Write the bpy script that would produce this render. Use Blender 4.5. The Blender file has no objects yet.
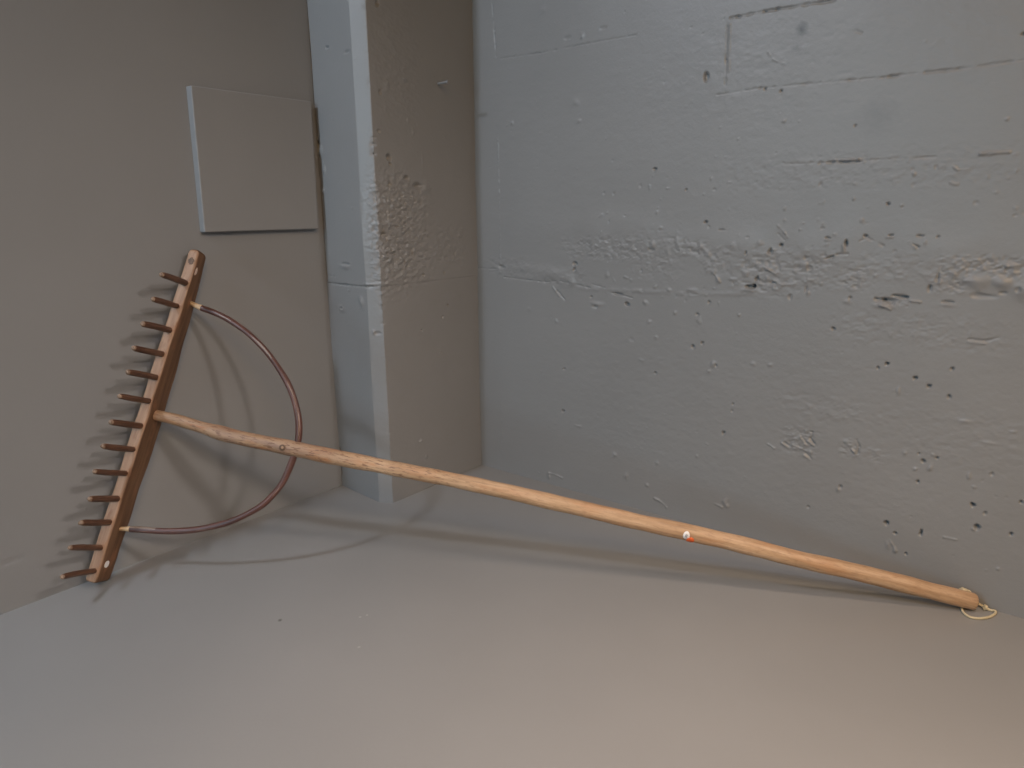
import bpy, bmesh, math, random
import numpy as np
from mathutils import Vector, Matrix

# ------------------------------------------------------------------ scene, camera, light
scene = bpy.context.scene
COL = scene.collection
scene.view_settings.view_transform = 'Standard'
scene.view_settings.look = 'None'
scene.view_settings.gamma = 1.0
scene.view_settings.use_curve_mapping = False
scene.view_settings.exposure = 0.0

YAW, PITCH, ROLL = 0.6741743734645266, 0.2456884690094642, -0.009915307141880937
CAM = Vector((1.262204299306143, -1.4330728922811808, 0.72))
_f = Vector((-math.sin(YAW)*math.cos(PITCH), math.cos(YAW)*math.cos(PITCH), -math.sin(PITCH)))
_r = Vector((math.cos(YAW), math.sin(YAW), 0)); _u = _r.cross(_f)
_r2 = _r*math.cos(ROLL) + _u*math.sin(ROLL); _u2 = _u*math.cos(ROLL) - _r*math.sin(ROLL)
cam_data = bpy.data.cameras.new('camera')
cam_data.sensor_fit = 'HORIZONTAL'; cam_data.sensor_width = 36.0
cam_data.lens = 694.5360266105506/1024*36.0
cam_data.clip_start = 0.05
cam = bpy.data.objects.new('camera', cam_data); COL.objects.link(cam)
cam.matrix_world = Matrix(((_r2.x, _u2.x, -_f.x, CAM.x), (_r2.y, _u2.y, -_f.y, CAM.y), (_r2.z, _u2.z, -_f.z, CAM.z), (0, 0, 0, 1)))
scene.camera = cam

world = bpy.data.worlds.new('world'); scene.world = world
world.use_nodes = True
bg = world.node_tree.nodes['Background']
bg.inputs['Color'].default_value = (0.93, 0.96, 1.0, 1)
bg.inputs['Strength'].default_value = 0.03

def lamp(name, loc, target, power, color, size, spread=180):
    d = bpy.data.lights.new(name, 'AREA'); d.shape = 'DISK'; d.size = size
    d.energy = power; d.color = color; d.spread = math.radians(spread)
    o = bpy.data.objects.new(name, d); COL.objects.link(o)
    o.location = loc
    o.rotation_euler = (Vector(target) - Vector(loc)).to_track_quat('-Z', 'Y').to_euler()
    return o
lamp('daylight_lamp', (-0.08, -2.20, 2.00), (0.4, -0.5, 0.15), 18.0, (0.77, 0.86, 1.0), 0.16)
lamp('cool_fill', (0.3, -3.6, 1.0), (0.3, 0.0, 0.5), 9.4, (0.50, 0.80, 1.0), 1.0, 120)  # unseen low fill, added to cool the faces turned to the front
lamp('ceiling_lamp', (2.9, -0.43, 2.16), (0.0, -0.9, 0.1), 1.3, (1.0, 0.90, 0.85), 0.28, 40)
lamp('ceiling_lamp', (4.1, -1.44, 2.20), (0.2, -0.9, 0.1), 1.9, (1.0, 0.88, 0.82), 0.34, 40)
lamp('overhead_lamp', (1.45, -0.95, 2.4), (1.45, -0.95, 0.0), 5.2, (1.0, 0.77, 0.60), 0.26, 60)
lamp('soft_fill', (1.7, -1.9, 2.4), (1.0, -0.8, 0.0), 3.3, (1.0, 0.86, 0.86), 1.1, 80)  # broad overhead fill, added to balance floor and walls
lamp('warm_fill', (2.6, -2.4, 2.2), (1.2, -0.3, 0.3), 8.6, (1.0, 0.62, 0.22), 0.8, 90)  # unseen warm fill, added to brighten the right wall and floor

# ------------------------------------------------------------------ materials
def new_mat(name):
    m = bpy.data.materials.new(name); m.use_nodes = True
    nt = m.node_tree; b = nt.nodes['Principled BSDF']
    return m, nt, b
def noise(nt, vec, scale, detail=4, rough=0.55):
    n = nt.nodes.new('ShaderNodeTexNoise'); n.inputs['Scale'].default_value = scale
    n.inputs['Detail'].default_value = detail; n.inputs['Roughness'].default_value = rough
    if vec: nt.links.new(vec, n.inputs['Vector'])
    return n.outputs['Fac']
def ramp(nt, fac, stops):
    r = nt.nodes.new('ShaderNodeValToRGB'); e = r.color_ramp.elements
    while len(e) < len(stops): e.new(0.5)
    for i, (p, c) in enumerate(stops):
        e[i].position = p; e[i].color = (*c, 1) if len(c) == 3 else c
    nt.links.new(fac, r.inputs['Fac']); return r.outputs['Color']
def mix(nt, fac, a, b, mode='MIX'):
    m = nt.nodes.new('ShaderNodeMix'); m.data_type = 'RGBA'; m.blend_type = mode
    if isinstance(fac, (int, float)): m.inputs['Factor'].default_value = fac
    else: nt.links.new(fac, m.inputs['Factor'])
    for s, v in ((m.inputs[6], a), (m.inputs[7], b)):
        if isinstance(v, tuple): s.default_value = (*v, 1)
        else: nt.links.new(v, s)
    return m.outputs[2]
def bump(nt, b, h, strength, dist, prev=None):
    n = nt.nodes.new('ShaderNodeBump'); n.inputs['Strength'].default_value = strength
    n.inputs['Distance'].default_value = dist; nt.links.new(h, n.inputs['Height'])
    if prev: nt.links.new(prev, n.inputs['Normal'])
    nt.links.new(n.outputs['Normal'], b.inputs['Normal']); return n.outputs['Normal']
def coord(nt, kind='Object', scale=(1, 1, 1)):
    t = nt.nodes.new('ShaderNodeTexCoord'); m = nt.nodes.new('ShaderNodeMapping')
    m.inputs['Scale'].default_value = scale
    nt.links.new(t.outputs[kind], m.inputs['Vector']); return m.outputs['Vector']

def paint_mat(name, base, rough, fine=0.25, stains=()):
    m, nt, b = new_mat(name); v = coord(nt)
    n1 = noise(nt, v, 3.0, 3); n2 = noise(nt, v, 160, 3, 0.6)
    c = ramp(nt, n1, [(0.3, tuple(x*0.965 for x in base)), (0.7, tuple(x*1.035 for x in base))])
    for (sx, sy, sz, rad, col, amt) in stains:
        d = nt.nodes.new('ShaderNodeVectorMath'); d.operation = 'DISTANCE'
        t = nt.nodes.new('ShaderNodeTexCoord')
        w = nt.nodes.new('ShaderNodeVectorMath'); w.operation = 'MULTIPLY_ADD'
        nz = nt.nodes.new('ShaderNodeTexNoise'); nz.inputs['Scale'].default_value = 90; nz.inputs['Detail'].default_value = 3
        nt.links.new(t.outputs['Object'], nz.inputs['Vector'])
        nt.links.new(nz.outputs['Color'], w.inputs[0]); w.inputs[1].default_value = (rad*1.2,)*3
        nt.links.new(t.outputs['Object'], w.inputs[2])
        nt.links.new(w.outputs[0], d.inputs[0]); d.inputs[1].default_value = (sx + rad*.6, sy + rad*.6, sz + rad*.6)
        mr = nt.nodes.new('ShaderNodeMapRange'); mr.inputs['From Min'].default_value = rad*1.1; mr.inputs['From Max'].default_value = rad*0.15
        mr.inputs['To Max'].default_value = amt
        nt.links.new(d.outputs['Value'], mr.inputs['Value'])
        c = mix(nt, mr.outputs['Result'], c, col)
    nt.links.new(c, b.inputs['Base Color'])
    b.inputs['Roughness'].default_value = rough
    bump(nt, b, n2, fine, 0.0012)
    return m

PAINT = (0.245, 0.245, 0.245)
M_WALL_R = paint_mat('painted_board_formed_concrete', PAINT, 0.42, 0.30,
                     stains=[(0.8105, 0, 1.0386, 0.013, (0.07, 0.07, 0.07), 0.75), (0.8042, 0, 1.0089, 0.010, (0.13, 0.13, 0.13), 0.45),
                             (0.955, 0, 0.877, 0.040, (0.17, 0.17, 0.17), 0.35)])
M_WALL_L = paint_mat('painted_smooth_plaster', PAINT, 0.55, 0.12)
M_FLOOR = paint_mat('painted_floor', (0.262, 0.258, 0.252), 0.42, 0.08,
                    stains=[(0.2282, -0.8223, 0, 0.0045, (0.05, 0.045, 0.04), 0.95), (0.3364, -0.7267, 0, 0.003, (0.45, 0.44, 0.42), 0.7), (0.3415, -0.7146, 0, 0.0028, (0.45, 0.44, 0.42), 0.7), (0.4061, -0.7865, 0, 0.003, (0.45, 0.44, 0.42), 0.7)])

def wood_mat(name, stops, kind='UV', scale=(4, 60, 1), rough=0.5, patch=None, fleck=None, bump_s=0.3):
    m, nt, b = new_mat(name)
    v = coord(nt, kind, scale); v2 = coord(nt, kind, tuple(x*0.35 for x in scale))
    c = ramp(nt, noise(nt, v, 1.0, 6, 0.6), stops)
    if patch:
        v3 = coord(nt, kind, patch[1])
        f = ramp(nt, noise(nt, v3, 1.0, 4, 0.55), [(patch[2], (0, 0, 0)), (patch[3], (1, 1, 1))])
        c = mix(nt, f, c, patch[0])
    if fleck:
        v4 = coord(nt, kind, fleck[1])
        f = ramp(nt, noise(nt, v4, 1.0, 5, 0.6), [(fleck[2], (0, 0, 0)), (fleck[3], (1, 1, 1))])
        c = mix(nt, f, c, fleck[0])
    nt.links.new(c, b.inputs['Base Color']); b.inputs['Roughness'].default_value = rough
    bump(nt, b, noise(nt, v, 2.2, 5, 0.6), bump_s, 0.0012)
    return m
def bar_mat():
    # darker brown on the sides, paler wood on the face the tines come out of (own y = 0)
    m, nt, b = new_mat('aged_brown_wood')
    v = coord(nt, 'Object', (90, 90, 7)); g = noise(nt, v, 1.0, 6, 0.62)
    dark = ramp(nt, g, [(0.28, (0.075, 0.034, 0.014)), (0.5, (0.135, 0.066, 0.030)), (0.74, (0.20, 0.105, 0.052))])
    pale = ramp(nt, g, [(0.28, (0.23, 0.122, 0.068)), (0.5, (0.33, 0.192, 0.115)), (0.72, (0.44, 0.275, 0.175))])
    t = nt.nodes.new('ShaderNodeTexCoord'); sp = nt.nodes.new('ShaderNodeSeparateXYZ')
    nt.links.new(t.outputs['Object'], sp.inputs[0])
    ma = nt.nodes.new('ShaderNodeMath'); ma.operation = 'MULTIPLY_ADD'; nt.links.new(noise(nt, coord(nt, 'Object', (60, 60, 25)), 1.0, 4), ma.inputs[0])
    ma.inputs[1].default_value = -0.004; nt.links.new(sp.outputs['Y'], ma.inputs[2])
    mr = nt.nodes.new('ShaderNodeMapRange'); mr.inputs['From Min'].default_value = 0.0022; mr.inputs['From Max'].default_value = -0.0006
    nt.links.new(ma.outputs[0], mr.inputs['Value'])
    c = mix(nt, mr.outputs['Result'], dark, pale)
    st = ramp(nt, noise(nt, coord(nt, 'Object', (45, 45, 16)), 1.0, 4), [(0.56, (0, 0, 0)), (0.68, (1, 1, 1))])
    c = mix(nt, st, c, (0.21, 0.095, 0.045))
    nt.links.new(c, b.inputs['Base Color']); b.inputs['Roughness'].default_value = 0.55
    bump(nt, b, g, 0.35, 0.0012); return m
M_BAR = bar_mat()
def handle_mat():
    m, nt, b = new_mat('weathered_ash_wood')
    g = noise(nt, coord(nt, 'UV', (7, 110, 1)), 1.0, 6, 0.6)
    c = ramp(nt, g, [(0.25, (0.30, 0.175, 0.095)), (0.45, (0.44, 0.28, 0.16)), (0.60, (0.53, 0.35, 0.215)), (0.78, (0.64, 0.46, 0.305))])
    u = nt.nodes.new('ShaderNodeTexCoord'); sp = nt.nodes.new('ShaderNodeSeparateXYZ'); nt.links.new(u.outputs['UV'], sp.inputs[0])
    def zone(a0, a1, soft, base=0.0):     # 1 inside a stretch of the pole, base elsewhere
        m1 = nt.nodes.new('ShaderNodeMapRange'); m1.interpolation_type = 'SMOOTHSTEP'; m1.inputs['From Min'].default_value = a0-soft; m1.inputs['From Max'].default_value = a0+soft
        m2 = nt.nodes.new('ShaderNodeMapRange'); m2.interpolation_type = 'SMOOTHSTEP'; m2.inputs['From Min'].default_value = a1+soft; m2.inputs['From Max'].default_value = a1-soft
        for q in (m1, m2): nt.links.new(sp.outputs['X'], q.inputs['Value'])
        mu = nt.nodes.new('ShaderNodeMath'); mu.operation = 'MULTIPLY'; nt.links.new(m1.outputs[0], mu.inputs[0]); nt.links.new(m2.outputs[0], mu.inputs[1])
        ad = nt.nodes.new('ShaderNodeMath'); ad.operation = 'MULTIPLY_ADD'; nt.links.new(mu.outputs[0], ad.inputs[0]); ad.inputs[1].default_value = 1-base; ad.inputs[2].default_value = base
        return ad.outputs[0]
    def mask(scale, lo, hi, z=None, det=5, seed=0.0):
        t = nt.nodes.new('ShaderNodeTexCoord'); mp = nt.nodes.new('ShaderNodeMapping'); mp.inputs['Scale'].default_value = scale; mp.inputs['Location'].default_value = (seed, seed*1.7, 0)
        nt.links.new(t.outputs['UV'], mp.inputs['Vector'])
        r = ramp(nt, noise(nt, mp.outputs['Vector'], 1.0, det, 0.6), [(lo, (0, 0, 0)), (hi, (1, 1, 1))])
        if z is None: return r
        mu = nt.nodes.new('ShaderNodeMath'); mu.operation = 'MULTIPLY'; nt.links.new(r, mu.inputs[0]); nt.links.new(z, mu.inputs[1]); return mu.outputs[0]
    c = mix(nt, mask((9, 40, 1), 0.50, 0.62, zone(-1, 0.52, 0.15, 0.35)), c, (0.44, 0.20, 0.085))            # orange inner bark
    c = mix(nt, mask((14, 60, 1), 0.42, 0.60, zone(0.16, 0.40, 0.04), seed=3.1), c, (0.34, 0.22, 0.15))       # greyed stretch past the bow
    c = mix(nt, mask((12, 55, 1), 0.50, 0.62, zone(-1, 0.45, 0.2, 0.25), seed=7.7), c, (0.47, 0.31, 0.195))      # pale scraped patches
    c = mix(nt, mask((55, 210, 1), 0.52, 0.62, zone(0.06, 0.66, 0.10, 0.30), seed=5.3), c, (0.22, 0.115, 0.062)) # dark bark flecks
    c = mix(nt, zone(-1, 0.42, 0.12), c, mix(nt, 1.0, c, (0.80, 0.76, 0.74), 'MULTIPLY'))                      # older, browner wood towards the head
    nt.links.new(c, b.inputs['Base Color']); b.inputs['Roughness'].default_value = 0.5
    bump(nt, b, noise(nt, coord(nt, 'UV', (22, 130, 1)), 1.0, 5, 0.6), 0.5, 0.0018); return m
M_HANDLE = handle_mat()
M_TINE = wood_mat('dark_tine_wood', [(0.25, (0.045, 0.019, 0.010)), (0.5, (0.105, 0.046, 0.024)), (0.75, (0.19, 0.095, 0.052))], 'UV', (20, 200, 1), 0.42)
M_BARK = wood_mat('purple_brown_bark', [(0.3, (0.055, 0.022, 0.016)), (0.6, (0.115, 0.05, 0.038)), (0.85, (0.20, 0.10, 0.075))], 'UV', (14, 90, 1), 0.36,
                  patch=((0.30, 0.21, 0.16), (9, 120, 1), 0.62, 0.70))
M_STRIP = wood_mat('grey_strip_wood', [(0.25, (0.16, 0.115, 0.092)), (0.7, (0.27, 0.205, 0.165))], 'UV', (30, 150, 1), 0.45)
M_PALE = wood_mat('whittled_pale_wood', [(0.2, (0.42, 0.27, 0.14)), (0.7, (0.62, 0.45, 0.27))], 'UV', (12, 150, 1), 0.55)
M_TIP = wood_mat('worn_tip_wood', [(0.3, (0.10, 0.045, 0.025)), (0.65, (0.33, 0.23, 0.155))], 'UV', (30, 150, 1), 0.6)
M_CORD = wood_mat('cream_cord_fibre', [(0.2, (0.42, 0.34, 0.20)), (0.7, (0.68, 0.60, 0.42))], 'UV', (300, 300, 1), 0.8)
M_KNOT = wood_mat('dark_knot_wood', [(0.2, (0.06, 0.03, 0.018)), (0.7, (0.17, 0.10, 0.06))], 'Object', (300, 300, 300), 0.6)
def plain_mat(name, col, rough):
    m, nt, b = new_mat(name)
    c = ramp(nt, noise(nt, coord(nt), 260, 3), [(0.3, tuple(x*0.93 for x in col)), (0.7, col)])
    nt.links.new(c, b.inputs['Base Color']); b.inputs['Roughness'].default_value = rough
    return m
M_WHITE = plain_mat('white_sticker_paper', (0.85, 0.83, 0.82), 0.5)
M_INK = plain_mat('grey_ink', (0.42, 0.42, 0.44), 0.6)
M_WEDGE = plain_mat('pale_wedge_wood', (0.66, 0.50, 0.40), 0.55)
M_ORANGE = plain_mat('orange_sticker_paper', (0.78, 0.13, 0.025), 0.45)

# ------------------------------------------------------------------ mesh helpers
def link(name, me, mat, parent=None, smooth=True):
    o = bpy.data.objects.new(name, me); COL.objects.link(o)
    for m in (mat if isinstance(mat, (list, tuple)) else [mat]): me.materials.append(m)
    if smooth: me.polygons.foreach_set('use_smooth', [True]*len(me.polygons))
    if parent: o.parent = parent
    return o
def struct(o, label, cat):
    o['kind'] = 'structure'; o['label'] = label; o['category'] = cat; return o

def vnoise(U, V, cell, seed):
    """smooth value noise on arrays U, V (metres), feature size = cell"""
    rs = np.random.RandomState(seed); G = rs.rand(97, 97)*2 - 1
    x = U/cell + 31.7; y = V/cell + 17.3
    x0 = np.floor(x).astype(int); y0 = np.floor(y).astype(int)
    fx = x - x0; fy = y - y0; fx = fx*fx*(3 - 2*fx); fy = fy*fy*(3 - 2*fy)
    g = lambda i, j: G[i % 97, j % 97]
    return (g(x0, y0)*(1-fx) + g(x0+1, y0)*fx)*(1-fy) + (g(x0, y0+1)*(1-fx) + g(x0+1, y0+1)*fx)*fy

class Relief:
    """height field on a rectangular grid; heights in metres, positive = out of the wall"""
    def __init__(s, us, vs):
        s.us, s.vs = us, vs; s.U, s.V = np.meshgrid(us, vs, indexing='ij'); s.H = np.zeros_like(s.U)
    def win(s, u0, u1, v0, v1):
        a, b = np.searchsorted(s.us, (u0, u1)); c, d = np.searchsorted(s.vs, (v0, v1))
        return slice(max(a-1, 0), b+1), slice(max(c-1, 0), d+1)
    def dot(s, u, v, ru, rv, h, sharp=1.0):
        w = s.win(u-3.2*ru, u+3.2*ru, v-3.2*rv, v+3.2*rv)
        U, V = s.U[w], s.V[w]
        wob = 1 + 0.35*vnoise(U, V, max(ru, rv)*1.1 + 1e-4, int(u*9999) % 9973)
        d2 = ((U-u)/(ru*wob))**2 + ((V-v)/(rv*wob))**2
        s.H[w] += h*np.exp(-d2*d2*0.8 if h < 0 else -d2*0.9)
    def line(s, width, h, pts):
        for (u0, v0), (u1, v1) in zip(pts, pts[1:]):
            m = width*3
            w = s.win(min(u0, u1)-m, max(u0, u1)+m, min(v0, v1)-m, max(v0, v1)+m)
            U, V = s.U[w], s.V[w]; L2 = (u1-u0)**2 + (v1-v0)**2 + 1e-12
            t = np.clip(((U-u0)*(u1-u0) + (V-v0)*(v1-v0))/L2, 0, 1)
            d = np.hypot(U-u0-t*(u1-u0), V-v0-t*(v1-v0)) + 0.0013*vnoise(U, V, 0.011, 5) + 0.0009*vnoise(U, V, 0.005, 6)
            k = np.clip(0.70 + 0.55*vnoise(U, V, 0.03, 11) + 0.5*vnoise(U, V, 0.009, 12), 0.05, 1.6)
            new = h*np.exp(-(d/(width*0.55))**2)*k
            s.H[w] = np.where(np.abs(new) > 1e-6, s.H[w] + new, s.H[w])
    def rough(s, u, v, ru, rv, amp, cell, seed):
        w = s.win(u-1.6*ru, u+1.6*ru, v-1.6*rv, v+1.6*rv)
        U, V = s.U[w], s.V[w]
        e = np.exp(-(((U-u)/ru)**4 + ((V-v)/rv)**4)*0.9)
        n = vnoise(U, V*1.5, cell*2, seed) + 0.7*vnoise(U*1.1, V*1.6, cell, seed+1)
        n = np.sign(n)*np.clip(np.abs(n) - 0.22, 0, 2)
        s.H[w] += amp*e*n
    def speckle(s, n, u0, u1, v0, v1, h, seed, rmin=0.0015, rmax=0.003):
        rs = np.random.RandomState(seed)
        for _ in range(n):
            s.dot(rs.uniform(u0, u1), rs.uniform(v0, v1), rs.uniform(rmin, rmax), rs.uniform(rmin, rmax), h*rs.choice((-1, 1, 1))*rs.uniform(0.4, 1))

def grid_mesh(name, P):
    """P: (nu, nv, 3) array of points -> quad mesh"""
    nu, nv = P.shape[:2]
    me = bpy.data.meshes.new(name)
    me.vertices.add(nu*nv); me.vertices.foreach_set('co', P.reshape(-1).astype(np.float32))
    i = np.arange(nu*nv).reshape(nu, nv)
    q = np.stack([i[:-1, :-1], i[1:, :-1], i[1:, 1:], i[:-1, 1:]], -1).reshape(-1, 4)
    me.loops.add(q.size); me.loops.foreach_set('vertex_index', q.reshape(-1).astype(np.int32))
    me.polygons.add(len(q)); me.polygons.foreach_set('loop_start', (np.arange(len(q))*4).astype(np.int32))
    me.update(calc_edges=True); me.validate(); return me

def fine_axis(a, b, step, ends):
    lo = [e for e in ends if e < a]; hi = [e for e in ends if e > b]
    return np.array(sorted(lo) + list(np.linspace(a, b, int((b-a)/step)+1)) + sorted(hi))

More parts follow.
